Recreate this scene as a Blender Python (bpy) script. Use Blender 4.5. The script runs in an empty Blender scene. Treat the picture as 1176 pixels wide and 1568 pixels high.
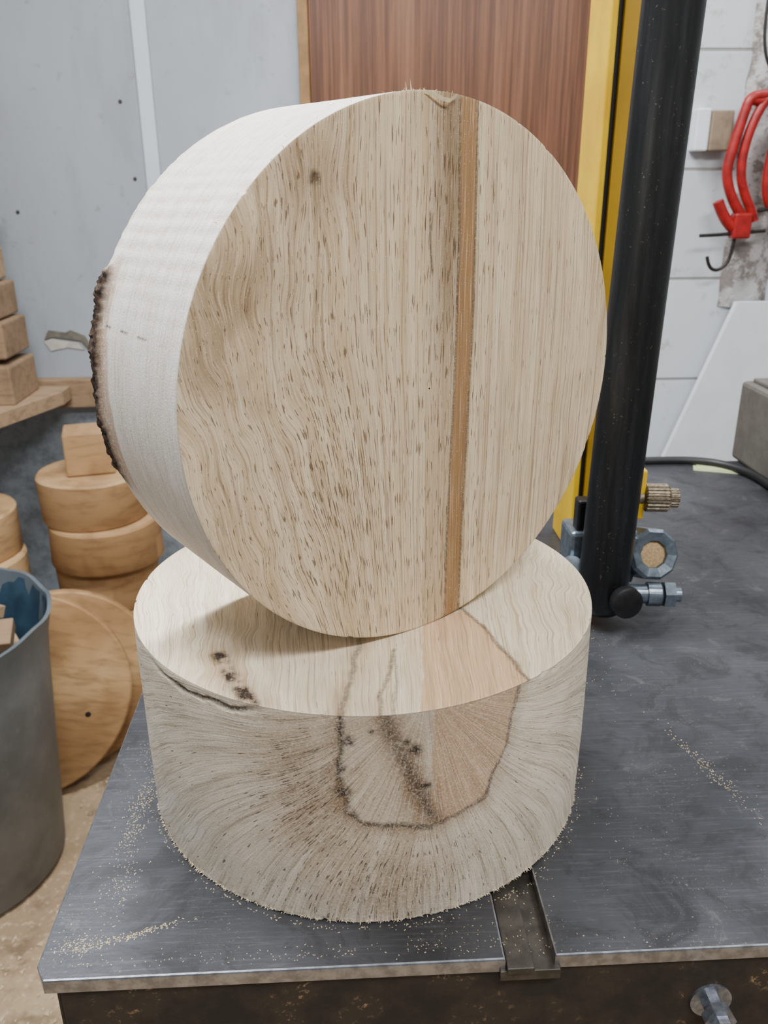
import bpy, bmesh, random
import numpy as np
from math import *
from mathutils import Vector, Matrix, noise as mn
random.seed(7)
scn=bpy.context.scene
COL=scn.collection
def lin(r,g,b):
    f=lambda c:(c/255/12.92) if c/255<=.04045 else ((c/255+.055)/1.055)**2.4
    return (f(r),f(g),f(b),1)
# ---------------------------------------------------------------- node helper
class NB:
    def __init__(s,name):
        s.m=bpy.data.materials.new(name); s.m.use_nodes=True
        s.t=s.m.node_tree; s.b=s.t.nodes['Principled BSDF']
    def set(s,sock,v):
        if isinstance(v,bpy.types.NodeSocket): s.t.links.new(v,sock)
        elif isinstance(v,(tuple,list)):
            n=len(sock.default_value); sock.default_value=tuple(v)[:n] if len(v)>=n else tuple(v)+(1,)*(n-len(v))
        else: sock.default_value=v
    def node(s,typ,props={},**k):
        n=s.t.nodes.new(typ)
        for a,b in props.items(): setattr(n,a,b)
        for a,b in k.items(): s.set(n.inputs[a.replace('_',' ')],b)
        return n
    def attr(s,name,out='Vector'):
        return s.node('ShaderNodeAttribute',{'attribute_name':name}).outputs[out]
    def obj(s): return s.node('ShaderNodeTexCoord').outputs['Object']
    def map(s,vec,sc=(1,1,1),loc=(0,0,0),rot=(0,0,0)):
        return s.node('ShaderNodeMapping',{},Vector=vec,Scale=sc,Location=loc,Rotation=rot).outputs[0]
    def noise(s,vec,scale=1,detail=3,rough=.55,dist=0):
        return s.node('ShaderNodeTexNoise',{},Vector=vec,Scale=scale,Detail=detail,Roughness=rough,Distortion=dist).outputs[0]
    def ramp(s,f,a,b,lo=0,hi=1):
        n=s.t.nodes.new('ShaderNodeMapRange'); n.interpolation_type='SMOOTHSTEP'
        s.set(n.inputs[0],f)
        for i,v in zip((1,2,3,4),(a,b,lo,hi)): n.inputs[i].default_value=v
        return n.outputs[0]
    def mix(s,f,a,b,mode='MIX'):
        n=s.t.nodes.new('ShaderNodeMix'); n.data_type='RGBA'; n.blend_type=mode
        s.set(n.inputs[0],f); s.set(n.inputs[6],a); s.set(n.inputs[7],b); return n.outputs[2]
    def math(s,op,a,b=0,clamp=False):
        n=s.t.nodes.new('ShaderNodeMath'); n.operation=op; n.use_clamp=clamp
        s.set(n.inputs[0],a); s.set(n.inputs[1],b); return n.outputs[0]
    def bump(s,h,strength=.3,dist=.001):
        n=s.node('ShaderNodeBump',{},Height=h,Strength=strength,Distance=dist); s.t.links.new(n.outputs[0],s.b.inputs['Normal'])
    def out(s,col=None,rough=None,metal=None,spec=None):
        if col is not None: s.set(s.b.inputs['Base Color'],col)
        if rough is not None: s.set(s.b.inputs['Roughness'],rough)
        if metal is not None: s.set(s.b.inputs['Metallic'],metal)
        if spec is not None: s.set(s.b.inputs['Specular IOR Level'],spec)
        return s.m
def simple(name,c,rough=.5,metal=0,var=.25,scale=40,bump=.15,c2=None):
    s=NB(name); v=s.obj(); n=s.noise(v,scale,5,.6)
    d=c2 if c2 else tuple(x*(1-var) for x in c[:3])+(1,)
    col=s.mix(s.ramp(n,.35,.65),c,d); s.bump(n,bump,.001)
    return s.out(col,rough,metal)
# ---------------------------------------------------------------- mesh helpers
def link(o,parent=None):
    COL.objects.link(o)
    if parent: o.parent=parent
    return o
def empty(name,loc=(0,0,0)):
    o=bpy.data.objects.new(name,None); o.location=loc; o.empty_display_size=.05; return link(o)
def from_bm(name,bm,mats,parent=None,smooth=False):
    me=bpy.data.meshes.new(name); bm.normal_update(); bm.to_mesh(me); bm.free()
    for m in (mats if isinstance(mats,list) else [mats]): me.materials.append(m)
    if smooth:
        for p in me.polygons: p.use_smooth=True
    return link(bpy.data.objects.new(name,me),parent)
def bm_box(bm,lo,hi,bev=0,mi=0,mat=None,seg=2):
    r=bmesh.ops.create_cube(bm,size=1); vs=r['verts']
    c=[(a+b)/2 for a,b in zip(lo,hi)]; d=[b-a for a,b in zip(lo,hi)]
    for v in vs:
        v.co=Vector([v.co[i]*d[i]+c[i] for i in range(3)])
    fs=set(f for v in vs for f in v.link_faces)
    if bev:
        es=list(set(e for v in vs for e in v.link_edges))
        rr=bmesh.ops.bevel(bm,geom=es,offset=bev,segments=seg,profile=.5,affect='EDGES')
        fs=set(f for v in rr['verts'] for f in v.link_faces)|set(f for f in fs if f.is_valid)
    vv=set(v for f in fs if f.is_valid for v in f.verts)
    for f in fs:
        if f.is_valid: f.material_index=mi
    if mat is not None:
        for v in vv: v.co=mat@v.co
    return vv
def box(name,lo,hi,m,parent=None,bev=.002,mat=None):
    bm=bmesh.new(); bm_box(bm,lo,hi,bev,0,mat); return from_bm(name,bm,m,parent)
def lathe(bm,prof,seg=64,mat=None,mi=0,jag=None):
    rings=[]
    for k,(r,z) in enumerate(prof):
        ring=[]
        for i in range(seg):
            a=2*pi*i/seg
            co=Vector((r*cos(a),r*sin(a),z))
            if jag: co=jag(co,k,a)
            ring.append(bm.verts.new(mat@co if mat is not None else co))
        rings.append(ring)
    for A,B in zip(rings,rings[1:]):
        for i in range(seg):
            j=(i+1)%seg; f=bm.faces.new((A[i],A[j],B[j],B[i])); f.material_index=mi
    for R in (rings[0],rings[-1]):
        f=bm.faces.new(R); f.material_index=mi
    return rings
def lathe_obj(name,prof,m,parent=None,seg=64,mat=None,jag=None,smooth=True):
    bm=bmesh.new(); lathe(bm,prof,seg,mat,0,jag); bmesh.ops.recalc_face_normals(bm,faces=bm.faces)
    o=from_bm(name,bm,m,parent,smooth)
    if smooth:
        try: o.data.set_sharp_from_angle(angle=radians(35))
        except Exception: pass
    return o
def axis_mat(p,d):
    d=Vector(d).normalized(); q=Vector((0,0,1)).rotation_difference(d)
    return Matrix.Translation(p)@q.to_matrix().to_4x4()
def tube(name,pts,r,m,parent=None,cyc=False,order=3):
    cu=bpy.data.curves.new(name,'CURVE'); cu.dimensions='3D'; cu.bevel_depth=r; cu.bevel_resolution=5; cu.resolution_u=8; cu.use_fill_caps=True
    sp=cu.splines.new('NURBS'); sp.points.add(len(pts)-1); sp.order_u=order; sp.use_endpoint_u=True; sp.use_cyclic_u=cyc
    for q,p in zip(sp.points,pts): q.co=(*p,1)
    cu.materials.append(m)
    o=bpy.data.objects.new(name,cu); COL.objects.link(o)
    dg=bpy.context.evaluated_depsgraph_get(); me=bpy.data.meshes.new_from_object(o.evaluated_get(dg)); me.name=name
    bpy.data.objects.remove(o)
    for p in me.polygons: p.use_smooth=True
    if not me.materials: me.materials.append(m)
    return link(bpy.data.objects.new(name,me),parent)

# ================================================================= camera
f,p,yw,ro=1831.15,.3731,.0488,-.0057
fw=Vector((sin(yw)*cos(p),cos(yw)*cos(p),-sin(p))); rt=Vector((cos(yw),-sin(yw),0)); up=rt.cross(fw)
r2=cos(ro)*rt+sin(ro)*up; u2=-sin(ro)*rt+cos(ro)*up
cam=bpy.data.cameras.new('camera'); co=bpy.data.objects.new('camera',cam); COL.objects.link(co)
M=Matrix((r2,u2,-fw)).transposed().to_4x4(); M.translation=Vector((-.0113,-.5138,.3943)); co.matrix_world=M
cam.sensor_fit='VERTICAL'; cam.sensor_height=36; cam.lens=36*f/2212; cam.clip_start=.01
cam.dof.use_dof=True; cam.dof.focus_distance=.47; cam.dof.aperture_fstop=18
scn.camera=co

# ================================================================= BLANKS
H1=.1408; R1=.15
def nz(x,y,z=0,s=1,o=3): return mn.fractal(Vector((x*s,y*s,z*s)),.9,2.0,o)
def segdist(P,poly):
    d=np.full(len(P),9.)
    for a,b in zip(poly,poly[1:]):
        a=np.array(a);b=np.array(b);ab=b-a
        t=np.clip(((P-a)@ab)/(ab@ab),0,1); d=np.minimum(d,np.linalg.norm(P-(a+t[:,None]*ab),axis=1))
    return d
def inpoly(P,poly):
    r=np.zeros(len(P),bool); n=len(poly)
    for i in range(n):
        (x1,y1),(x2,y2)=poly[i],poly[(i+1)%n]
        c=((y1>P[:,1])!=(y2>P[:,1]))
        xi=(x2-x1)*(P[:,1]-y1)/(y2-y1+1e-12)+x1
        r^=c&(P[:,0]<xi)
    return r
def sm(x,a,b):
    t=np.clip((x-a)/(b-a),0,1); return t*t*(3-2*t)
def revolve(rs,zs,seg,matidx):
    n=len(rs); a=np.linspace(0,2*pi,seg,endpoint=False)
    V=np.zeros((n,seg,3)); V[:,:,0]=rs[:,None]*np.cos(a); V[:,:,1]=rs[:,None]*np.sin(a); V[:,:,2]=zs[:,None]
    A=np.tile(a,(n,1))
    F=[];MI=[]
    for k in range(n-1):
        for i in range(seg):
            j=(i+1)%seg; F.append((k*seg+i,k*seg+j,(k+1)*seg+j,(k+1)*seg+i)) ; MI.append(matidx[k])
    return V.reshape(-1,3),A.reshape(-1),F,MI
def build(name,V,F,MI,mats,attrs,flip=False):
    me=bpy.data.meshes.new(name)
    if flip: F=[q[::-1] for q in F]
    me.from_pydata(V.tolist(),[],F); 
    for m in mats: me.materials.append(m)
    me.polygons.foreach_set('material_index',MI); me.polygons.foreach_set('use_smooth',[True]*len(F))
    for k,v in attrs.items():
        at=me.attributes.new(k,'FLOAT_VECTOR','POINT'); at.data.foreach_set('vector',np.ascontiguousarray(v,dtype=np.float32).ravel())
    me.update()
    try: me.set_sharp_from_angle(angle=radians(40))
    except Exception: pass
    return link(bpy.data.objects.new(name,me))

def wood(name,base,base2,pink,brown,dark,fleck,fine=(900,9),flk=(800,75),line_amt=.5,fleck_th=.62,fleck_amt=.8,rough=.7,fuzz=0,bumpS=.35,dots=0,blot=.0):
    s=NB(name); g=s.attr('grain'); mk=s.attr('masks'); m2=s.attr('masks2')
    P,B,D=s.node('ShaderNodeSeparateXYZ',{},Vector=mk).outputs
    X,Yb,FL=s.node('ShaderNodeSeparateXYZ',{},Vector=m2).outputs
    broad=s.noise(s.map(g,(fine[0]*.11,fine[1]*.5,1)),1,4,.6)
    lines=s.noise(s.map(g,(fine[0]*.55,fine[1],1)),1,4,.65)
    hair=s.noise(s.map(g,(fine[0]*1.1,fine[1]*3.5,1),(11,3,2)),1,2,.6)
    fl=s.noise(s.map(g,(flk[0],flk[1],1),(31,7,3)),1,1.5,.5)
    ob=s.obj()
    col=s.mix(s.ramp(broad,.32,.68),base,base2)
    if blot: col=s.mix(s.math('MULTIPLY',s.ramp(s.noise(ob,26,4,.6),.45,.65),blot),col,s.mix(.35,base2,brown))
    col=s.mix(P,col,s.mix(s.ramp(broad,.35,.65),pink,tuple(c*.80 for c in pink[:3])+(1,)))
    bn=s.math('MULTIPLY',B,s.ramp(broad,.2,.6,.55,1.0),True)
    col=s.mix(bn,col,brown)
    ln=s.math('MULTIPLY',s.ramp(lines,.50,.36),line_amt)
    col=s.mix(ln,col,s.mix(.5,brown,fleck))
    col=s.mix(s.math('MULTIPLY',s.ramp(hair,.48,.34),line_amt*.6),col,s.mix(.5,brown,fleck))
    col=s.mix(s.math('MULTIPLY',s.ramp(hair,.55,.70),.35),col,tuple(min(1,c*1.22) for c in base[:3])+(1,))
    thn=s.math('ADD',fl,s.math('MULTIPLY',FL,.10))
    f1=s.ramp(thn,fleck_th,fleck_th+.045)
    col=s.mix(s.math('MULTIPLY',f1,fleck_amt),col,fleck)
    dn=s.math('MULTIPLY',D,s.ramp(s.noise(ob,500,3,.65),.3,.6,.65,1.15),True)
    col=s.mix(dn,col,dark)
    if fuzz:
        fz=s.noise(ob,800,3,.7); col=s.mix(s.math('MULTIPLY',s.ramp(fz,.45,.7),fuzz),col,tuple(min(1,c*1.3) for c in base[:3])+(1,))
    if dots:
        dt=s.noise(ob,1300,1,.5); col=s.mix(s.math('MULTIPLY',s.ramp(dt,.68,.74),dots),col,lin(255,246,225))
    col=s.mix(X,col,s.mix(s.ramp(s.noise(ob,260,5,.7),.42,.6),lin(84,66,54),lin(30,26,25)))   # bark
    h=s.math('SUBTRACT',s.math('ADD',s.math('MULTIPLY',hair,.5),s.math('MULTIPLY',s.noise(ob,900,3,.7),.5)),s.math('MULTIPLY',f1,.6))
    h=s.math('ADD',h,Yb)
    s.bump(h,bumpS,.0007)
    return s.out(col,rough,0,.25)

# ---------- lower blank
seg=800; nt=110; ns=120
rs=np.concatenate([np.linspace(.0005,R1-.0008,nt),[R1-.0002],np.full(ns,R1),[R1-.002,.001]])
zs=np.concatenate([np.full(nt,H1),[H1-.0002],np.linspace(H1-.001,.0006,ns),[0,0]])
mi=[0]*(nt)+[1]*(ns+2)
V,A,F,MI=revolve(rs,zs,seg,mi[:len(rs)-1])
ring=np.repeat(np.arange(len(rs)),seg)
top=ring<=nt
X,Y,Z=V[:,0].copy(),V[:,1].copy(),V[:,2].copy()
s_=((A+pi/2+pi)%(2*pi)-pi)*R1           # arc length measured from the front
n1=np.array([nz(x,y,z,20) for x,y,z in V]); n2=np.array([nz(x+3,y,z,60) for x,y,z in V]); n3=np.array([nz(x,y+5,z,8) for x,y,z in V]); n4=np.array([nz(x+1,y+5,z,260,2) for x,y,z in V])
grain=np.zeros_like(V); masks=np.zeros_like(V); masks2=np.zeros_like(V)
wv=sm(np.abs(X-.02),.05,.11)
grain[:,0]=X*(1-1.2*np.clip(Y,-.15,.15))+(.0012+.0050*wv)*n1+(.0003+.0008*wv)*n2+.003*n3+.35*np.maximum(0,-X-.05)*(Y+.05)-.6*np.maximum(0,X-.06)*(Y+.05); grain[:,1]=Y
# side: rays fanning out from a point under the front rim
c0=(.028,.152); dx=s_-c0[0]; dz=Z-c0[1]; rr=np.hypot(dx,dz); th=np.arctan2(dx,-dz)
side=~top
ga=(th+.05*np.sin(rr*28+1)*np.sign(dx)*sm(rr,.03,.12))*.125+.0010*n1+.00025*n2
grain[side,0]=ga[side]; grain[side,1]=rr[side]
P2=np.stack([s_,Z],-1)+.0022*np.stack([n2,n1],-1)+.0006*np.stack([n4,n4],-1)
out_line=[(-.016,.15),(-.017,.10),(-.014,.080),(-.004,.072),(.014,.071),(.031,.066),(.046,.069),(.064,.075),(.070,.090),(.078,.104),(.081,.122),(.085,.150)]
dl=segdist(P2,out_line)
pk=[(.031,.16),(.0315,.066),(.046,.069),(.064,.075),(.070,.090),(.078,.104),(.081,.122),(.086,.16)]
inp=inpoly(P2,pk)
inn=inpoly(P2,out_line)
streak=segdist(P2,[(.004,.15),(.009,.128),(.021,.100),(.034,.070)])
wedge=sm(streak,.0070,.0)*(.90+.4*n2)
spots=[(.0215,.116,.0045),(.017,.121,.0025),(.027,.093,.003),(-.013,.125,.004),(-.017,.094,.005),(-.015,.108,.003),(.0,.130,.002),(-.010,.078,.003)]
lw=.0024+.0012*np.clip(n1,-1,1)
dark=np.maximum(sm(dl,lw,lw*.15)*.9*np.clip(.88+.35*n3+.15*n2,0,1),np.clip(wedge,0,1)*.70)
for a,b,r in spots: dark=np.maximum(dark,sm(np.hypot(P2[:,0]-a,(P2[:,1]-b)),r*1.4,r*.2)*.85)
halo=sm(dl,.012,.001)*.42*(~inn)
lb=np.exp(-((P2[:,0]+.040)/.026)**2-((P2[:,1]-.096)/.042)**2)
bb=np.exp(-((P2[:,0]-.004)/.055)**2-((P2[:,1]-.030)/.045)**2)
brown=np.clip(halo+.72*lb*(~inn)+.52*bb*(~inn)+.34*(inn&~inp)+sm(streak,.016,.002)*.5*inn,0,1)*(1+.25*n1)
masks[side,0]=(inp*.85)[side]; masks[side,1]=np.clip(brown,0,1)[side]; masks[side,2]=np.clip(dark,0,1)[side]
masks2[side,2]=(np.clip(lb+bb*.8,0,1)*1.0 - .35 - .4*sm(np.abs(s_),.10,.2)-.3*inn-.6*inp)[side]
chip=sm(np.abs(Z-(.1335+.004*np.clip((s_+.11)/.05,-1,1)**2)+.0015*n2),.0022,.0005)*sm(s_,-.155,-.12)*sm(s_,-.055,-.075)
masks[side,2]=np.maximum(masks[side,2],(chip*.75)[side])
jl=sm(np.abs(s_-.031),.0006,.0001)*.35*side; masks[:,1]=np.maximum(masks[:,1],jl)
# top masks
PT=np.stack([X,Y],-1)+.0018*np.stack([n2,n1],-1)
tp=[(.022,-.17),(.036,-.052),(.062,-.040),(.0725,-.070),(.079,-.094),(.086,-.122),(.10,-.17)]
tin=inpoly(PT,tp)
tl=segdist(PT,[(.055,-.030),(.062,-.040),(.0725,-.070),(.079,-.094),(.086,-.124)])
l1=segdist(PT,[(-.016,-.15),(-.013,-.125),(-.006,-.08),(-.004,-.05)]); l2=segdist(PT,[(.004,-.15),(.006,-.13),(.012,-.10),(.015,-.085)])
l3=segdist(PT,[(.012,-.15),(.013,-.13),(.015,-.09)])
kn=segdist(PT,[(-.085,-.086),(-.079,-.105),(-.066,-.128),(-.062,-.137)])
tdark=np.maximum.reduce([sm(tl,.0022,.0004)*.6,sm(l1,.0030,.0004)*.5,sm(l2,.0022,.0003)*.55,sm(l3,.0018,.0003)*.4,sm(kn,.0075,.0010)*1.1*sm(n2+.3*n4,-.8,.1)])
masks[top,0]=(tin*.80)[top]; masks[top,2]=tdark[top]
masks[top,1]=(sm(l1,.012,.001)*.35+sm(kn,.02,.004)*.6+.2*sm(n3,.1,.6))[top]
masks2[top,2]=(-.3-.5*tin)[top]
rad=np.hypot(X,Y)
zl=sm(Z,.006,.0)*side
k=np.where(side,1+.0045*n3+.0006*n2-.006*sm(Z,.07,.0)+.0035*n4*zl,1); k=np.where(top,1+.0045*n3*sm(rad,.10,.15),k)
k=k-np.where(chip>0.05,.012*chip,0)
arr=np.clip((np.where(ring>=nt-1,1,0))*(Z>H1-.003)*sm(n2+.6*n4,.45,.9),0,1); k=k-.006*arr
V[:,0]*=k; V[:,1]*=k
V[:,2]+=np.where(side&(Z<.006)&(Z>.0003),.0015*np.abs(n4),0)
w_top=wood('lower_blank_top_wood',lin(236,224,200),lin(220,203,174),lin(218,176,134),lin(160,128,94),lin(54,42,34),lin(122,96,68),(1050,9),(850,70),.44,.66,.6,.7,dots=.5,blot=.2)
w_side=wood('lower_blank_side_wood',lin(226,216,199),lin(206,193,172),lin(194,158,126),lin(134,104,74),lin(32,26,23),lin(70,54,42),(950,10),(850,110),.44,.65,.75,.8,fuzz=.30,bumpS=.8,blot=.3)
low=build('wooden_bowl_blank',V,F,MI,[w_top,w_side],{'grain':grain,'masks':masks,'masks2':masks2},flip=True)
m_spl=simple('splinter_wood',lin(225,205,170),.8,0,.2,300)
def slivers(name,spots_,par,Ls=(.002,.006)):
    bm=bmesh.new()
    for b,d,tt,w in spots_:
        nn=tt.cross(d).normalized()*w*.6
        vs=[bm.verts.new(b-tt*w),bm.verts.new(b+tt*w),bm.verts.new(b+nn),bm.verts.new(b+d)]
        for q in ((0,1,3),(1,2,3),(2,0,3),(0,2,1)): bm.faces.new([vs[k] for k in q])
    return from_bm(name,bm,m_spl,par)
sp=[]
for i in range(520):
    a=radians(random.uniform(178,362)); z=random.uniform(.0004,.0025); r=R1*.9935
    b=Vector((cos(a)*r,sin(a)*r,z)); tt=Vector((-sin(a),cos(a),0))
    d=(Vector((cos(a),sin(a),0))*random.uniform(.4,1)+tt*random.uniform(-.6,.6)+Vector((0,0,random.uniform(-.3,.1)))).normalized()*random.uniform(.0006,.0021)
    d.z=max(d.z,-z+.0001); sp.append((b,d,tt,random.uniform(.0002,.0005)))
slivers('base_fibres',sp,low)

# ---------- upper blank (local z = outward normal of the face seen)
R2=.1471; T2=.107; yaw2=.5909
nf=150; ns2=90
rs=np.concatenate([np.linspace(.0005,R2-.0006,nf),[R2-.0001],np.full(ns2,R2),[R2-.001,.001]])
zs=np.concatenate([np.full(nf,0.),[-.0002],np.linspace(-.0008,-T2+.0005,ns2),[-T2,-T2]])
V,A,F,MI=revolve(rs,zs,seg,([0]*nf+[1]*(ns2+2))[:len(rs)-1])
ring=np.repeat(np.arange(len(rs)),seg); face=ring<=nf; side=~face
X,Y,Z=V[:,0].copy(),V[:,1].copy(),V[:,2].copy()
n1=np.array([nz(x,y*.6,z,18) for x,y,z in V]); n2=np.array([nz(x+3,y*.5,z+2,60) for x,y,z in V]); n3=np.array([nz(x,y*.6+5,z,9) for x,y,z in V]); n4=np.array([nz(x+1,y+5,z,260,2) for x,y,z in V])
n5=np.array([nz(x+2,y*.8+1,0,34,2) for x,y,z in V])
grain=np.zeros_like(V); masks=np.zeros_like(V); masks2=np.zeros_like(V)
wl=sm(X,-.035,-.100); wl2=sm(X,-.070,-.115)
bow=.35*(X-.03)*((Y/.147)**2)*.15
kx,ky=-.070,.108
kd=np.hypot(X-kx,Y-ky); kw=np.exp(-(kd/.020)**2)
tilt=.24*sm(X,.0,-.08)*np.where(Y<.03,(Y-.03),.25*(Y-.03))
gx=X+bow+tilt+(.0006+.0042*wl+.006*wl2)*n1+(.00012+.0010*wl)*n2+.0026*wl*n5+.0012*n3*(1-wl)+kw*.006*np.sign(X-kx)*np.clip(np.abs(X-kx)/.006,0,1)
rw_=sm(X,.075,.12); gx=gx+.0024*rw_*n1+.0006*rw_*n2+.0008*rw_*n5
grain[:,0]=gx; grain[:,1]=Y*(1+.9*wl)
# heartwood stripe
sc=.0235+.008*Y-.06*(Y**2)+.0010*np.sin(Y*20+.4)
sd_=X-sc+.0003*n2
stripe=sm(np.abs(sd_),.0062,.0054)
edge=sm(np.abs(np.abs(sd_)-.0060),.0013,.0003)
band=sm(sd_,-.034,-.014)*sm(sd_,-.004,-.008)*(.25+.75*sm(Y,-.03,.10))
blots=sm(n3+.6*n5,.05,.45)*wl2
masks[face,0]=stripe[face]*.92
masks[face,1]=np.clip(band*.85+wl*.12*sm(n3,-.3,.4)+.42*blots+kw*.5+.08*sm(X,-.02,-.05),0,1)[face]*(1-stripe[face])
masks[face,2]=np.clip(edge*.6+sm(kd+.001*n4,.0045,.001)*.8+.12*band,0,1)[face]
crack=segdist(np.stack([X,Y*.3],-1)+.0005*np.stack([n1,n2*.3],-1),[(-.001,.09*.3),(-.0005,.075*.3),(.001,.062*.3)])
masks[face,2]=np.maximum(masks[face,2],sm(crack,.0010,.0003)[face]*.7)
lowl=np.exp(-((X+.055)/.03)**2-((Y+.055)/.07)**2)
masks2[face,2]=(-.05+.15*wl+.75*lowl+.45*band-1.5*stripe-.45*sm(X,.04,.06)-.3*wl2)[face]
ang=np.degrees(A)
grain[side,0]=(Z*1.0+.0006*n1)[side]; grain[side,1]=(A*R2)[side]
saw=np.sin(A*R2*2*pi/.0088+n1*.5+Z*22+n3)
zone=np.exp(-((ang-142)/18)**2)
masks2[side,1]=(zone*saw*.38)[side]
masks[side,1]=np.clip(.02+.36*zone*sm(saw,.3,1)*sm(n2,-.3,.5)+.5*sm(ang,185,225)*sm(ang,275,240)*.6+.18*sm(n3,.2,.6),0,1)[side]  # brown over the lower-left rim also paints in the shadow there
masks2[side,2]=-1.2
pl=sm(np.abs(A-radians(165.5)+.05*(Z+.05)),.0045,.0012)*sm(np.sin(Z*260)+.9*n2+.4*n4,-.1,.4)*.8
masks[side,2]=np.where(side,pl,0)[side]
# bark on the back edge, left
barkw=sm(ang+5*n1,150,155)*sm(ang+5*n1,202,194)
bark=barkw*sm(Z+.005*n2,-T2+.011,-T2+.005)
camb=barkw*sm(Z+.005*n2,-T2+.021,-T2+.014)
masks2[:,0]=np.where(side,bark,0)
masks[side,1]=np.maximum(masks[side,1],(camb*.9)[side])
k=np.where(side,1+.0012*n3+.0004*n2+.0006*zone*saw,1)
k=k+np.where(side,bark*(.006+.022*np.abs(n2)+.014*np.abs(n4)),0)-np.where(side,camb*(1-bark)*.005,0)
lowf=.0025*np.sin(2*A+.7)+.0018*np.sin(3*A+2.)
k=k*np.where(ang>0,1+lowf*sm(np.hypot(X,Y),.0,.147),1)
k=np.where(face,k*(1+.0014*n3*sm(np.hypot(X,Y),.1,.147)),k)
arr=np.clip(np.where((ring>=nf-1)&(Z>-.002),1,0)*sm(n2+.6*n4,.45,.9),0,1); k=k-.005*arr
V[:,0]*=k; V[:,1]*=k
V[:,2]+=np.where(side&(Z<-T2+.004),-.0020*np.abs(n2)-.001*np.abs(n4),0)
zmin=V[:,1].min()
u_face=wood('upper_blank_face_wood',lin(226,207,176),lin(204,180,144),lin(158,118,76),lin(136,110,82),lin(56,42,32),lin(92,68,48),(1200,7),(1050,75),.52,.62,.78,.65,dots=.5,blot=.2)
u_side=wood('upper_blank_side_wood',lin(238,233,225),lin(226,218,204),lin(176,136,96),lin(186,154,126),lin(60,54,50),lin(168,150,130),(700,26),(500,60),.30,.7,.4,.8,fuzz=.45,bumpS=.9)
upb=build('wooden_bowl_blank.001',V,F,MI,[u_face,u_side],{'grain':grain,'masks':masks,'masks2':masks2})
n=Vector((sin(yaw2),-cos(yaw2),0)); uu=Vector((cos(yaw2),sin(yaw2),0)); vv=Vector((0,0,1))
Mx=Matrix((uu,vv,n)).transposed().to_4x4(); Mx.translation=Vector((.0362,-.0582,H1-zmin+.0002)); upb.matrix_world=Mx
sp=[]
for i in range(46):
    a=radians(random.choice([random.uniform(84,108),random.uniform(84,100),random.uniform(60,150)]))
    b=Vector((cos(a)*R2*.998,sin(a)*R2*.998,-random.uniform(.0,.010)))
    d=Vector((random.uniform(-1,.6),random.uniform(.1,.5),random.uniform(-.3,.5))).normalized()*random.uniform(.0008,.0026)
    sp.append((b,d,Vector((-sin(a),cos(a),0)),random.uniform(.0002,.0004)))
for dx_,L in ((-.013,.005),(-.016,.004)):
    a=acos(dx_/R2); sp.append((Vector((cos(a)*R2,sin(a)*R2,-.001)),Vector((-.25,1,.1)).normalized()*L,Vector((1,0,0)),.0005))
slivers('edge_splinters',sp,upb)
bm=bmesh.new()
def ribbon(pts,w):
    prev=None
    for q in pts:
        q=Vector(q); a=bm.verts.new(q+Vector((0,w,0))); b=bm.verts.new(q-Vector((0,w,.0004)))
        if prev: bm.faces.new((prev[0],prev[1],b,a))
        prev=(a,b)
ribbon([(-.006,.1462,.0005),(-.001,.1450,.002),(.004,.1432,.0028),(.008,.1427,.003),(.0105,.1438,.0025),(.0135,.1452,.002)],.0009)
from_bm('curled_shaving',bm,m_spl,upb)

# ================================================================= BANDSAW
saw_e=empty('bandsaw')
s=NB('bandsaw_table_steel'); ob=s.obj()
n_a=s.noise(s.map(ob,(6,6,6)),1,5,.6); n_b=s.noise(s.map(ob,(25,420,25)),1,4,.75); n_c=s.noise(ob,520,3,.7); n_d=s.noise(ob,14,4,.6); n_e=s.noise(ob,24,6,.7,1.0)
col=s.mix(s.ramp(n_a,.3,.7),lin(86,87,92),lin(60,61,65)); col=s.mix(s.math('MULTIPLY',s.ramp(n_b,.48,.75),.15),col,lin(160,162,168))
col=s.mix(s.ramp(n_e,.5,.64,0,.45),col,lin(44,43,44)); col=s.mix(s.ramp(n_e,.42,.32,0,.35),col,lin(120,121,124))
spk=s.math('MULTIPLY',s.ramp(n_c,.61,.69),s.ramp(n_d,.46,.64))
col=s.mix(s.math('MULTIPLY',spk,.5),col,lin(180,164,136))
s.bump(s.math('ADD',n_e,n_c),.12,.0006)
steel=s.out(col,s.math('ADD',.30,s.math('MULTIPLY',n_e,.28)),s.math('SUBTRACT',.6,s.math('MULTIPLY',spk,.55)))
edge_m=simple('worn_steel_edge',lin(170,173,180),.3,.9,.4,120)
cast=simple('cast_iron_dark',lin(48,44,40),.6,.3,.5,60,.5,lin(24,22,20))
s=NB('cast_iron_rusty'); ob=s.obj(); a_=s.noise(ob,22,6,.65); b_=s.noise(ob,160,5,.7)
col=s.mix(s.ramp(a_,.4,.6),lin(36,33,31),lin(56,48,40)); col=s.mix(s.math('MULTIPLY',s.ramp(b_,.54,.64),s.ramp(a_,.52,.7)),col,lin(170,140,102)); s.bump(b_,.4,.001)
rusty=s.out(col,.65,.2)
XL,YF,YB,XR=-.1837,-.1774,.67,.95; TH=.009; S1,S2=.0700,.0975
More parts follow.
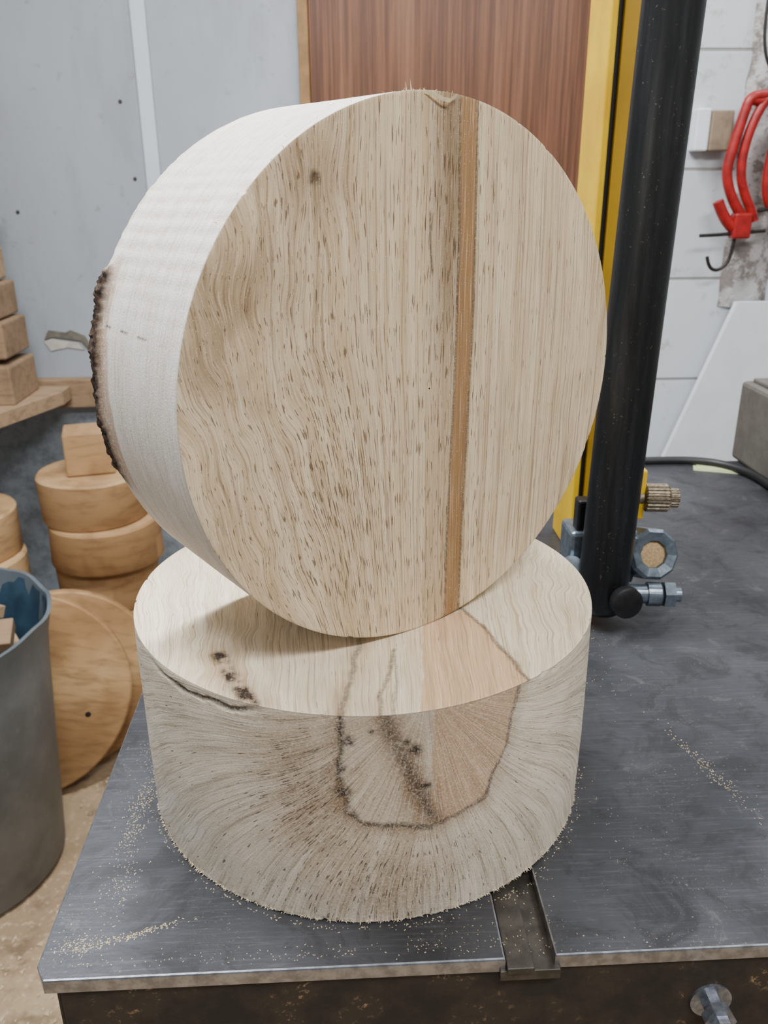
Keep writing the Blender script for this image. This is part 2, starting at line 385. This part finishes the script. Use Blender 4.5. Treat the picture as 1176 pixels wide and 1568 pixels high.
def plate(name,poly,z0,z1,m,par,bev=.0012):
    bm=bmesh.new(); b=[bm.verts.new((x,y,z0)) for x,y in poly]; fcs=bm.faces.new(b)
    r=bmesh.ops.extrude_face_region(bm,geom=[fcs]); 
    for v in r['geom']:
        if isinstance(v,bmesh.types.BMVert): v.co.z=z1
    bmesh.ops.recalc_face_normals(bm,faces=bm.faces)
    es=[e for e in bm.edges if abs(e.verts[0].co.z-max(z0,z1))<1e-6 and abs(e.verts[1].co.z-max(z0,z1))<1e-6]
    bmesh.ops.bevel(bm,geom=es,offset=bev,segments=2,profile=.5,affect='EDGES')
    for fa in bm.faces:
        if len(m)>1 and fa.normal.z<.95: fa.material_index=1
    return from_bm(name,bm,m,par)
SE=.13
plate('table_top',[(XL+.006,YF),(S1,YF),(S1,SE),(S2,SE),(S2,YF+.001),(XR,YF+.001),(XR,YB),(XL,YB),(XL,YF+.010)],-TH,0,[steel,edge_m],saw_e)
slotm=simple('slot_steel',lin(92,88,82),.45,.7,.4,90,.3)
box('slot_floor',(S1-.003,YF-.002,-.014),(S2+.003,SE+.004,-.0072),slotm,saw_e,.0006)
box('slot_bar',(S1+.0005,YF-.004,-.0073),(S1+.0155,SE,-.0030),slotm,saw_e,.0008)
box('table_apron_front',(XL+.012,YF+.003,-.085),(XR,YF+.02,-TH),rusty,saw_e,.002)
box('table_apron_left',(XL+.006,YF+.012,-.060),(XL+.02,YB,-TH),cast,saw_e,.002)
box('table_apron_back',(XL+.02,YB-.02,-.060),(XR,YB-.002,-TH),cast,saw_e,.002)
box('trunnion',(.02,.0,-.2),(.28,.3,-TH),cast,saw_e,.01)
green=simple('bandsaw_base_paint',lin(70,72,70),.5,0,.3,15)
box('base_cabinet',(.0,-.05,-.8),(.55,.55,-.2),green,saw_e,.012)
boltm=simple('bolt_zinc',lin(150,155,165),.35,.8,.4,200)
bm=bmesh.new()
lathe(bm,[(.006,0),(.006,.02)],6,axis_mat((.190,YF+.004,-.042),(0,-1,0))); lathe(bm,[(.009,.0),(.009,.006)],6,axis_mat((.190,YF-.006,-.042),(0,-1,.1)))
lathe(bm,[(.012,.0),(.012,.0015)],32,axis_mat((.190,YF+.003,-.042),(0,-1,0)))
from_bm('table_bolt',bm,boltm,saw_e)
yel=simple('yellow_enamel',lin(232,190,16),.38,0,.12,12,.1,lin(212,166,12)); yel2=simple('yellow_enamel_dark',lin(176,136,10),.45,0,.2,12,.1)  # second enamel is a darker yellow, for the right flange
blk=simple('black_gap',lin(20,19,17),.7,0,.2,50)
yx=.2385
box('column_left_flange',(yx,.350,.0),(yx+.007,.368,1.25),yel,saw_e,.0015)
box('column_gap',(yx+.0065,.357,.0),(yx+.0135,.368,1.25),blk,saw_e,.0003)
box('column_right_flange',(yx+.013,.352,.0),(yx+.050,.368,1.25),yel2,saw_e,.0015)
box('column_body',(yx+.0003,.367,.0),(yx+.049,.425,1.25),yel,saw_e,.002)
box('upper_wheel_housing',(.05,.15,1.25),(.55,.6,1.6),yel,saw_e,.02)
s=NB('guide_post_black_steel'); ob=s.obj(); a_=s.noise(s.map(ob,(80,80,6)),1,5,.7); c_=s.noise(ob,300,3,.7); d_=s.noise(ob,30,5,.7)
col=s.mix(s.ramp(a_,.4,.75),lin(26,27,28),lin(48,49,52)); col=s.mix(s.math('MULTIPLY',s.ramp(c_,.64,.70),s.ramp(d_,.4,.65,.1,.7)),col,lin(130,122,106))
s.bump(a_,.15,.0005); postm=s.out(col,s.math('ADD',.28,s.math('MULTIPLY',d_,.25)),.35)
px,py,pr=.2275,.19,.0230
lathe_obj('guide_post',[(.012,.0),(.018,.002),(.0212,.006),(pr,.013),(pr,1.25)],postm,saw_e,64,axis_mat((px,py,.0130),(.021,0,1)))
st_b=simple('guide_blue_steel',lin(128,140,152),.35,.75,.35,120,.2); st_d=simple('guide_dark_steel',lin(40,40,42),.4,.5,.3,120)
brs=simple('knurled_knob_brass',lin(150,138,118),.4,.7,.5,400,.6)
dust=simple('packed_sawdust',lin(196,166,124),.95,0,.35,600,.8)
lathe_obj('post_clamp_screw',[(.004,0),(.0095,.001),(.011,.004),(.0145,.005),(.0150,.008),(.0145,.013),(.012,.0145),(.005,.0150)],st_d,saw_e,40,axis_mat((px+.012,py-pr+.002,.036),(.15,-1,.1)))
bm=bmesh.new(); X1=(1,-.12,0)
lathe(bm,[(.009,0),(.009,.022),(.0115,.022),(.0115,.034),(.0095,.036)],32,axis_mat((.250,py+.005,.028),X1))
lathe(bm,[(.0130,.0),(.0130,.010)],6,axis_mat((.287,py+.001,.028),X1)); lathe(bm,[(.007,.0),(.007,.008)],24,axis_mat((.295,py,.028),X1))
bmesh.ops.recalc_face_normals(bm,faces=bm.faces); from_bm('lower_adjust_bolt',bm,st_b,saw_e)
bm=bmesh.new(); Mn=axis_mat((.277,py+.03,.058),(.12,-1,.35))
lathe(bm,[(.0125,.012),(.0135,.018),(.022,.020),(.0250,.017),(.0255,.0),(.0255,-.02)],10,Mn)
bmesh.ops.recalc_face_normals(bm,faces=bm.faces)
from_bm('guide_bearing_nut',bm,st_b,saw_e)
lathe_obj('nut_sawdust_plug',[(.002,.0150),(.009,.0155),(.0135,.0140),(.0135,.012)],dust,saw_e,24,Mn)
bm=bmesh.new()
def knurl(co,k,a): 
    q=1+(.05*(1 if int(a/(2*pi)*48)%2 else -1)); return Vector((co.x*q,co.y*q,co.z))
lathe(bm,[(.006,-.018),(.006,-.001)],24,axis_mat((.264,py+.015,.121),X1))
lathe(bm,[(.011,0),(.0125,.001),(.0125,.020),(.0105,.022),(.0085,.022),(.0085,.030),(.006,.031)],96,axis_mat((.264,py+.015,.121),X1),0,knurl)
bmesh.ops.recalc_face_normals(bm,faces=bm.faces); from_bm('knurled_knob',bm,brs,saw_e)
box('guide_yellow_bracket',(.254,py+.012,.100),(.264,py+.05,.148),yel,saw_e,.002)
box('guide_block',(.200,py+.02,.030),(.265,py+.06,.085),st_b,saw_e,.004)
box('guide_arm',(.206,py+.024,.060),(.218,py+.04,.115),st_d,saw_e,.002)
lathe_obj('guide_roller',[(.003,0),(.010,.001),(.011,.004),(.011,.010),(.004,.011)],st_b,saw_e,32,axis_mat((.203,py+.02,.050),(-.3,-1,.4)))

chip_m=simple('sawdust_chips_mat',lin(206,186,150),.95,0,.25,900)
bm=bmesh.new()
def chip(x,y,z0=0,sc=1):
    if (x*x+y*y)**.5<R1+.001 or not (XL+.004<x<XR) or not (YF+.003<y<YB): return
    if S1-.001<x<S2+.001 and y<SE: z0=-.0072 if x>S1+.016 else -.003
    sc*=.8
    a=random.uniform(0,pi); l=random.uniform(.0003,.0010)*sc; w=random.uniform(.0002,.0005)*sc; h=random.uniform(.0001,.0004)*sc
    dx,dy=cos(a)*l,sin(a)*l; ex,ey=-sin(a)*w,cos(a)*w
    vs=[bm.verts.new((x-dx-ex,y-dy-ey,z0)),bm.verts.new((x+dx-ex,y+dy-ey,z0)),bm.verts.new((x+dx+ex,y+dy+ey,z0)),bm.verts.new((x-dx+ex,y-dy+ey,z0)),bm.verts.new((x+random.uniform(-l,l)*.3,y,z0+h*1.6))]
    for q in ((0,1,4),(1,2,4),(2,3,4),(3,0,4)): bm.faces.new([vs[k] for k in q])
def cluster(cx,cy,sx,sy,n,sc=1,rot=0):
    for _ in range(int(n*.7)):
        u,v=random.gauss(0,sx),random.gauss(0,sy); chip(cx+u*cos(rot)-v*sin(rot),cy+u*sin(rot)+v*cos(rot),0,sc)
for _ in range(120): chip(random.uniform(XL,.5),random.uniform(YF,.5),0,.5)
cluster(-.155,-.06,.004,.022,420,.75); cluster(-.150,-.115,.006,.014,180,.7); cluster(-.165,-.155,.008,.004,260,.75); cluster(-.135,-.150,.014,.0014,220,.85,.3); cluster(-.16,.03,.004,.03,80,.65)
cluster(-.04,-.168,.09,.003,260,.7); cluster(.06,-.160,.02,.005,70,.65); cluster(.10,-.135,.005,.02,40,.65); cluster(.085,-.10,.006,.02,260,.8)
cluster(.245,-.03,.0028,.028,280,.75,.25); cluster(.27,-.08,.008,.03,40,.6); cluster(.20,.18,.02,.02,50,.6); cluster(.20,.11,.012,.03,70,.6); cluster(.155,-.09,.006,.02,40,.6)
for i in range(420):
    a=random.uniform(0,2*pi); r=R1+.0015+abs(random.gauss(0,.002)); chip(r*cos(a),r*sin(a),0,.8)
from_bm('sawdust_chips',bm,chip_m)

gbox=simple('grey_cast_block',lin(104,100,94),.7,.1,.2,60,.3)
bm=bmesh.new(); bm_box(bm,(.574,.46,.0),(.80,.688,.118),.006); bm_box(bm,(.585,.47,.1175),(.79,.675,.124),.002)
from_bm('grey_machine_block',bm,gbox)
orange=simple('orange_plastic',lin(226,84,30),.4)
bm=bmesh.new(); lathe(bm,[(.010,.0),(.016,.004),(.018,.012),(.016,.022),(.008,.026)],24,Matrix.Translation((.640,.62,.1245))); bmesh.ops.recalc_face_normals(bm,faces=bm.faces)
from_bm('orange_cap',bm,orange,None,True)
bm=bmesh.new(); bm_box(bm,(-.034,-.013,0),(.034,.013,.0015),.0004); bm_box(bm,(-.030,-.009,.0015),(.034,.012,.0027),.0004)
fl=from_bm('folded_paper_strip',bm,simple('pale_green_paper',lin(176,186,140),.7,0,.15,60)); fl.location=(.53,.628,0); fl.rotation_euler=(0,0,-.35)
tube('black_cable',[(.30,.655,.007),(.42,.656,.007),(.52,.655,.007),(.562,.60,.007),(.564,.52,.007),(.564,.40,.007)],.006,simple('black_rubber',lin(22,22,24),.5))

# ================================================================= ROOM
FZ=-.8
s=NB('dusty_concrete_floor'); ob=s.obj(); a_=s.noise(ob,3,6,.65); b_=s.noise(ob,70,5,.7); c_=s.noise(ob,12,5,.6)
col=s.mix(s.ramp(a_,.35,.65),lin(186,162,130),lin(150,126,98)); col=s.mix(s.math('MULTIPLY',s.ramp(b_,.5,.7),.5),col,lin(222,200,166)); col=s.mix(s.math('MULTIPLY',s.ramp(c_,.55,.7),.5),col,lin(84,66,50))
s.bump(b_,.3,.004); floor_m=s.out(col,.9)
def plane_box(name,lo,hi,m): return box(name,lo,hi,m,None,0)
plane_box('floor',(-1.6,-2.2,FZ-.05),(1.9,1.75,FZ),floor_m)
s=NB('painted_wall_panel'); ob=s.obj(); a_=s.noise(s.map(ob,(1.6,1.6,1.2)),1,4,.6); b_=s.noise(ob,25,6,.7); sx=s.node('ShaderNodeSeparateXYZ',{},Vector=ob).outputs; c_=s.noise(s.map(ob,(12,12,3)),1,5,.65)
col=s.mix(s.ramp(a_,.35,.65),lin(176,184,194),lin(158,166,177)); col=s.mix(s.math('MULTIPLY',s.ramp(b_,.58,.70),.45),col,lin(120,120,118)); col=s.mix(s.ramp(c_,.48,.7,0,.35),col,lin(138,140,142))
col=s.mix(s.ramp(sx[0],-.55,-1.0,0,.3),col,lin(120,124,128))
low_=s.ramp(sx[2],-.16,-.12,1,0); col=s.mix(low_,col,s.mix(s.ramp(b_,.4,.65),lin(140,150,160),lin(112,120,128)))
s.bump(b_,.1,.001); wall_m=s.out(col,.55)
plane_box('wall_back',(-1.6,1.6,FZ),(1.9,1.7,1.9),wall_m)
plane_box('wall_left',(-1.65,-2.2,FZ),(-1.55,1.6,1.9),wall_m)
wm=simple('wall_paint_plain',lin(178,180,180),.7,0,.1,5)
plane_box('wall_right',(1.85,-2.2,FZ),(1.95,1.6,1.9),wm)
strip_m=simple('white_joint_strip',lin(208,219,232),.35,0,.06,10)
box('trim_1',(-.447,1.588,-.12),(-.415,1.5995,1.9),strip_m,None,.002)
dots=simple('screw_heads',lin(60,56,52),.5)
bm=bmesh.new()
for x,z in [(-.475,.40),(-.49,.56),(-.76,.60),(-.36,.30),(-.20,.45),(-.75,.33)]:
    lathe(bm,[(.0045,0),(.0035,.002)],10,axis_mat((x,1.5995,z),(0,-1,0)))
from_bm('panel_screws',bm,dots)
bm=bmesh.new()
for pts in ([(-.752,.050),(-.740,.072),(-.700,.066),(-.688,.072),(-.655,.058),(-.640,.030),(-.652,.028),(-.664,.046),(-.700,.052),(-.730,.056)],[(-.755,.045),(-.735,.052),(-.700,.046),(-.672,.042),(-.66,.024),(-.70,.030),(-.74,.022)]):
    off=0 if len(pts)>7 else .0025
    b=[bm.verts.new((x+.02,1.5996,z-.012)) for x,z in pts]; fa=bm.faces.new(b); r=bmesh.ops.extrude_face_region(bm,geom=[fa])
    for v in r['geom']:
        if isinstance(v,bmesh.types.BMVert): v.co.y-=.005-off
        elif isinstance(v,bmesh.types.BMFace): v.material_index=0 if len(pts)>7 else 1
bmesh.ops.recalc_face_normals(bm,faces=bm.faces)
from_bm('peeling_plaster_patch',bm,[simple('dark_plaster_edge',lin(112,108,100),.8,0,.35,50),simple('bare_plaster',lin(190,188,180),.8,0,.2,50)])
# door
s=NB('mahogany_door'); ob=s.obj(); a_=s.noise(s.map(ob,(110,5,1.6)),1,5,.65,.2); b_=s.noise(s.map(ob,(320,5,7)),1,4,.6); w_=s.noise(s.map(ob,(22,5,.4)),1,2,.5)
col=s.mix(s.ramp(a_,.38,.62),lin(126,82,56),lin(88,54,36)); col=s.mix(s.ramp(w_,.55,.66,0,.5),col,lin(148,104,76)); col=s.mix(s.math('MULTIPLY',s.ramp(b_,.5,.7),.55),col,lin(66,40,28))
doorm=s.out(col,.4)
de=empty('door_1')
box('door_leaf',(-.066,1.565,FZ+.01),(.66,1.598,1.3),doorm,de,.002)
tanw=simple('door_edge_wood',lin(160,122,76),.6,0,.3,30)
box('door_edge_lipping',(-.090,1.560,FZ+.01),(-.067,1.598,1.3),tanw,de,.002)
# right-hand painted block wall
s=NB('white_painted_blockwork'); ob=s.obj()
br=s.node('ShaderNodeTexBrick',{'offset':.5},Vector=s.map(ob,(1,1,1),(0,0,0),(pi/2,0,0)),Scale=1.0); 
br.inputs['Color1'].default_value=lin(206,212,218); br.inputs['Color2'].default_value=lin(196,202,208); br.inputs['Mortar'].default_value=lin(150,150,150)
br.inputs['Mortar Size'].default_value=.004; br.inputs['Brick Width'].default_value=.42; br.inputs['Row Height'].default_value=.205; br.inputs['Mortar Smooth'].default_value=.6
b_=s.noise(ob,30,5,.7); col=s.mix(s.math('MULTIPLY',s.ramp(b_,.56,.7),.45),br.outputs['Color'],lin(150,140,128)); s.bump(s.math('SUBTRACT',s.math('MULTIPLY',b_,.3),br.outputs['Fac']),.5,.004)
blk_m=s.out(col,.6)
plane_box('wall_block_pier',(.56,1.22,FZ),(1.85,1.6,1.9),blk_m)
wb=simple('white_board',lin(224,229,234),.5,0,.06,20)
bm=bmesh.new()
b=[bm.verts.new((x,1.165,z)) for x,z in [(.62,-.28),(.775,.165),(1.10,.165),(1.10,-.28)]]; fa=bm.faces.new(b); r=bmesh.ops.extrude_face_region(bm,geom=[fa])
for v in r['geom']:
    if isinstance(v,bmesh.types.BMVert): v.co.y=1.18
bmesh.ops.recalc_face_normals(bm,faces=bm.faces)
bd=from_bm('white_board_offcut',bm,wb)
bench=simple('bench_wood_dark',lin(90,70,52),.7)
be=empty('back_bench'); box('bench_top',(.58,.95,-.31),(1.4,1.21,-.28),bench,be); box('bench_leg_1',(.62,.98,FZ),(.67,1.03,-.31),bench,be); box('bench_leg_2',(1.3,.98,FZ),(1.35,1.03,-.31),bench,be)
def W(px_,py_,y=1.168): return (.64+(px_-1040)*.00125, y, .44-(py_-230)*.00117)
red=simple('red_enamel',lin(160,26,26),.42,0,.35,60); dk=simple('dark_steel_screw',lin(58,52,50),.45,.6,.4,150)
c1=empty('red_bar_clamp')
tube('clamp_frame',[W(1190,146),W(1150,148),W(1124,150),W(1118,175),W(1106,235),W(1103,262),W(1112,290),W(1128,318),W(1138,330)],.0095,red,c1)
tube('clamp_spine',[W(1152,150),W(1140,166),W(1126,215),W(1124,262),W(1136,295),W(1150,318),W(1156,335)],.009,red,c1)
tube('clamp_bridge',[W(1122,152),W(1138,162),W(1152,152)],.0085,red,c1)
tube('clamp_screw',[W(1074,357),W(1110,356),W(1176,350)],.0035,dk,c1)
tube('clamp_handle',[W(1096,304),W(1104,322),W(1122,345),W(1134,352)],.0105,red,c1)
box('clamp_jaw',(W(1122,340)[0],1.155,W(0,362)[2]),(W(1150,340)[0],1.181,W(0,322)[2]),red,c1,.004)
tube('clamp_hook',[W(1090,390),W(1094,407),W(1108,414),W(1122,404),W(1128,388),W(1130,358)],.0035,dk,c1)
c2=empty('red_bar_clamp.001')
tube('clamp_frame',[W(1230,150,1.14),W(1190,160,1.14),W(1168,180,1.14),W(1156,240,1.14),W(1158,300,1.14),W(1185,330,1.14),W(1230,336,1.14)],.0095,red,c2)
tube('clamp_spine',[W(1200,170,1.14),W(1180,215,1.14),W(1172,262,1.14),W(1186,300,1.14),W(1200,330,1.14)],.009,red,c2)
tube('clamp_screw',[W(1150,318,1.14),W(1180,312,1.14),W(1215,308,1.14)],.004,dk,c2)
tube('wall_cable',[W(1132,-40),W(1130,20),W(1132,70),W(1142,105),W(1160,122),W(1200,130)],.003,simple('cable_black',lin(30,30,32),.5))
blockw=simple('raw_wood_block',lin(140,122,102),.8,0,.3,40)
hb=empty('clamp_hanger'); box('hanger_block',(W(1078,0)[0],1.188,W(0,228)[2]),(W(1112,0)[0],1.22,W(0,168)[2]),blockw,hb,.003); box('hanger_plate',(W(1056,0)[0],1.190,W(0,228)[2]),(W(1077,0)[0],1.22,W(0,165)[2]),wb,hb,.003)
s=NB('flaking_plaster'); ob=s.obj(); a_=s.noise(ob,22,6,.7); b_=s.noise(ob,60,5,.7)
col=s.mix(s.ramp(a_,.46,.56),lin(186,184,184),lin(130,122,118)); col=s.mix(s.ramp(b_,.6,.68,0,.6),col,lin(92,78,70)); s.bump(a_,.9,.008); flk_m=s.out(col,.8)
bm=bmesh.new(); NX,NZ=14,60; x0,x1,z0,z1=W(1133,0)[0],W(1215,0)[0],W(0,478)[2],.95; g=[]
for i in range(NX):
    row=[]
    for j in range(NZ):
        x=x0+(x1-x0)*i/(NX-1); z=z0+(z1-z0)*j/(NZ-1); e=min(i,NX-1-i)/3
        row.append(bm.verts.new((x+.012*mn.noise(Vector((x*8,z*14,3))),1.2195-min(1,e)*(.012+.008*mn.noise(Vector((x*25,z*25,0)))),z)))
    g.append(row)
for i in range(NX-1):
    for j in range(NZ-1): bm.faces.new((g[i][j],g[i+1][j],g[i+1][j+1],g[i][j+1]))
from_bm('plaster_strip',bm,flk_m,None,True)  # strip of flaking plaster on the block pier, stops short of the floor

# ---- left: shelf with offcuts
def woodrand(name,c1,c2,c3,gs):
    s=NB(name); ob=s.obj(); gr=s.noise(s.map(ob,gs),1,5,.6,.4)
    geo=s.node('ShaderNodeNewGeometry').outputs['Random Per Island']; bl=s.noise(ob,9,4,.6)
    col=s.mix(geo,c1,c2); col=s.mix(s.math('MULTIPLY',s.ramp(gr,.45,.7),.5),col,c3); col=s.mix(s.ramp(bl,.5,.7,0,.5),col,c3); s.bump(gr,.2,.001); return s.out(col,.75)
pine=woodrand('offcut_wood',lin(176,150,120),lin(128,102,76),lin(96,74,52),(14,60,90))
she=empty('wall_shelf')
plate('shelf_board',[(-1.5,1.17),(-.80,1.17),(-.675,1.50),(-.675,1.56),(-1.5,1.56)],-.100,-.068,[pine],she,.002)
box('shelf_batten',(-1.5,1.565,-.125),(-.590,1.598,-.055),pine,she,.003)
bm=bmesh.new(); z=-.067
for i,(h,xr) in enumerate([(.095,-.735),(.085,-.742),(.08,-.754),(.075,-.768),(.07,-.785),(.03,-.77),(.09,-.79),(.075,-.80),(.08,-.80)]):
    x=xr
    for j in range(4):
        w=random.uniform(.10,.15); dpt=random.uniform(.0,.02)
        bm_box(bm,(x-w,1.36+dpt,z+.0005),(x-.003,1.53,z+h-random.uniform(.001,.008)),.005,0,Matrix.Rotation(random.uniform(-.004,.004),4,'Y'))
        x-=w
    z+=h
from_bm('stacked_wood_offcuts',bm,pine)
rw=woodrand('round_blank_wood',lin(200,166,122),lin(156,118,76),lin(118,82,48),(12,12,50))
def blank_stack(name,cx,cy,specs,z0=FZ):
    bm=bmesh.new(); z=z0
    for r,h in specs:
        ox,oy=random.uniform(-.012,.012),random.uniform(-.008,.008)
        lathe(bm,[(r*.2,z+.0005),(r-.003,z+.0005),(r,z+.005),(r*1.0,z+h-.006),(r-.004,z+h-.001),(r*.2,z+h-.001)],56,Matrix.Translation((cx+ox,cy+oy,0)),0,
              lambda co,k,a,rr=r:Vector((co.x*(1+.05*mn.noise(co*9)),co.y*(1+.05*mn.noise(co*9+Vector((5,0,0)))),co.z)))
        z+=h
    bmesh.ops.recalc_face_normals(bm,faces=bm.faces)
    o=from_bm(name,bm,rw,None,True)
    try:o.data.set_sharp_from_angle(angle=radians(35))
    except Exception: pass
    return z
zt=blank_stack('round_blank_stack',-.565,1.30,[(.115,.10),(.12,.09),(.118,.10),(.112,.105),(.122,.10),(.118,.105)])
bm=bmesh.new(); bm_box(bm,(-.055,-.04,.0),(.045,.05,.095),.004,0,Matrix.Rotation(.25,4,'Z'))
o=from_bm('square_wood_block',bm,rw); o.location=(-.565,1.30,zt)
blank_stack('round_blank_stack.001',-.845,1.22,[(.13,.11),(.13,.12),(.125,.1),(.13,.11),(.12,.1)])
s=NB('slab_wood'); ob=s.obj(); gr=s.noise(s.map(ob,(14,60,10)),1,5,.6,.6); a_=s.noise(ob,5,3,.5)
col=s.mix(s.ramp(a_,.35,.65),lin(196,160,114),lin(158,120,78)); col=s.mix(s.math('MULTIPLY',s.ramp(gr,.42,.7),.55),col,lin(118,84,50)); s.bump(gr,.15,.001); slabm=s.out(col,.7)
hole=simple('bolt_hole',lin(30,24,20),.9)
def slab(name,c,r,t,nrm,sy=1.0):
    bm=bmesh.new(); lathe(bm,[(r*.1,0),(r-.004,0),(r,.004),(r,t-.004),(r-.004,t),(r*.1,t)],72,None,0,lambda co,k,a:Vector((co.x*(1+.015*sin(3*a)),co.y*sy,co.z)))
    lathe(bm,[(.006,t),(.005,t+.0006)],16,Matrix.Translation((.125,-.025,0)),1)
    bmesh.ops.recalc_face_normals(bm,faces=bm.faces)
    o=from_bm(name,bm,[slabm,hole],None,True); o.matrix_world=axis_mat(c,nrm)
    try:o.data.set_sharp_from_angle(angle=radians(35))
    except Exception: pass
slab('round_wood_slab',(-.675,1.01,-.585),.205,.03,(.28,-1,.25),1.04)
slab('round_wood_slab.001',(-.625,1.10,-.605),.195,.03,(.28,-1,.25))
# ---- bin
s=NB('blue_grey_plastic'); ob=s.obj(); a_=s.noise(ob,8,5,.6); b_=s.noise(ob,60,5,.7); sz=s.node('ShaderNodeSeparateXYZ',{},Vector=ob).outputs[2]
col=s.mix(s.ramp(a_,.35,.65),lin(118,123,126),lin(94,100,104)); col=s.mix(s.ramp(sz,-.40,-.31,0,.5),col,lin(58,76,90)); col=s.mix(s.math('MULTIPLY',s.ramp(b_,.58,.72),.35),col,lin(150,142,128)); s.bump(a_,.2,.002); bkm=s.out(col,.5)
bx,by=-.752,.775; BT=-.292
def jag(co,k,a):
    if k in (4,5,6,7,8): return Vector((co.x,co.y,co.z+.012*mn.noise(Vector((cos(a)*3,sin(a)*3,0)))))
    return co
be=empty('waste_bin')
lathe_obj('bin_shell',[(.01,FZ+.001),(.180,FZ+.001),(.188,FZ+.012),(.215,BT-.10),(.220,BT-.05),(.230,BT-.005),(.232,BT),(.225,BT),(.215,BT-.05),(.208,BT-.1),(.18,FZ+.03),(.01,FZ+.03)],bkm,be,96,Matrix.Translation((bx,by,0)),jag)
bm=bmesh.new()
for i in range(44):
    a=random.uniform(0,2*pi); r=random.uniform(0,.14); Mm=Matrix.Translation((bx+r*cos(a),by+r*sin(a),BT-.070+random.uniform(-.05,.05)))@Matrix.Rotation(random.uniform(0,3),4,'Z')@Matrix.Rotation(random.uniform(-.6,.6),4,'X')
    bm_box(bm,(-.045,-.03,-.012),(.045,.03,.012),.002,0,Mm)
from_bm('bin_offcuts',bm,pine,be)
bm=bmesh.new(); g=[]
for i in range(90):
    a=2*pi*i/90; row=[]
    for j in range(8):
        t=j/7; r=.2235-.034*t+.006*mn.noise(Vector((cos(a)*6,sin(a)*6,t*3))); row.append(bm.verts.new((bx+r*cos(a),by+r*sin(a),BT-.008-.15*t+.010*mn.noise(Vector((cos(a)*3,sin(a)*3,0))))))
    g.append(row)
for i in range(90):
    for j in range(7): bm.faces.new((g[i][j],g[(i+1)%90][j],g[(i+1)%90][j+1],g[i][j+1]))
from_bm('bin_liner',bm,simple('blue_liner',lin(46,72,92),.5,0,.4,20),be,True)
bm=bmesh.new()
for i in range(1500):
    x,y=random.uniform(-1.0,-.2),random.uniform(.1,1.2)
    if (x-bx)**2+(y-by)**2<.23**2: continue
    l=random.uniform(.002,.007); a=random.uniform(0,pi); z=FZ
    vs=[bm.verts.new((x+l*cos(a+k*2.1)*random.uniform(.3,1),y+l*sin(a+k*2.1),z+.0005+.002*random.random())) for k in range(3)]
    bm.faces.new(vs)
from_bm('floor_shavings',bm,chip_m)

# ================================================================= LIGHT
def area(name,loc,tgt,sx_,sy_,pw,c=(1,1,1)):
    l=bpy.data.lights.new(name,'AREA'); l.shape='RECTANGLE'; l.size=sx_; l.size_y=sy_; l.energy=pw; l.color=c
    o=bpy.data.objects.new(name,l); COL.objects.link(o); o.location=loc
    o.rotation_euler=(Vector(tgt)-Vector(loc)).to_track_quat('-Z','Y').to_euler(); return o
area('fluorescent_tube_light',(-.35,.35,1.6),(-.02,.0,.1),1.2,.2,68,(.96,.985,1))
area('front_fill_light',(.45,-1.0,1.6),(.05,.1,.1),1.2,.25,38,(1,.985,.955))  # added fill from above and behind the camera, not a known fixture
area('right_wall_area_light',(1.1,.9,1.8),(.8,1.2,0),.6,.3,10,(.94,.97,1))  # small area light aimed at the right-hand wall
w=bpy.data.worlds.new('world'); scn.world=w; w.use_nodes=True
w.node_tree.nodes['Background'].inputs[0].default_value=(.92,.96,1,1); w.node_tree.nodes['Background'].inputs[1].default_value=.28
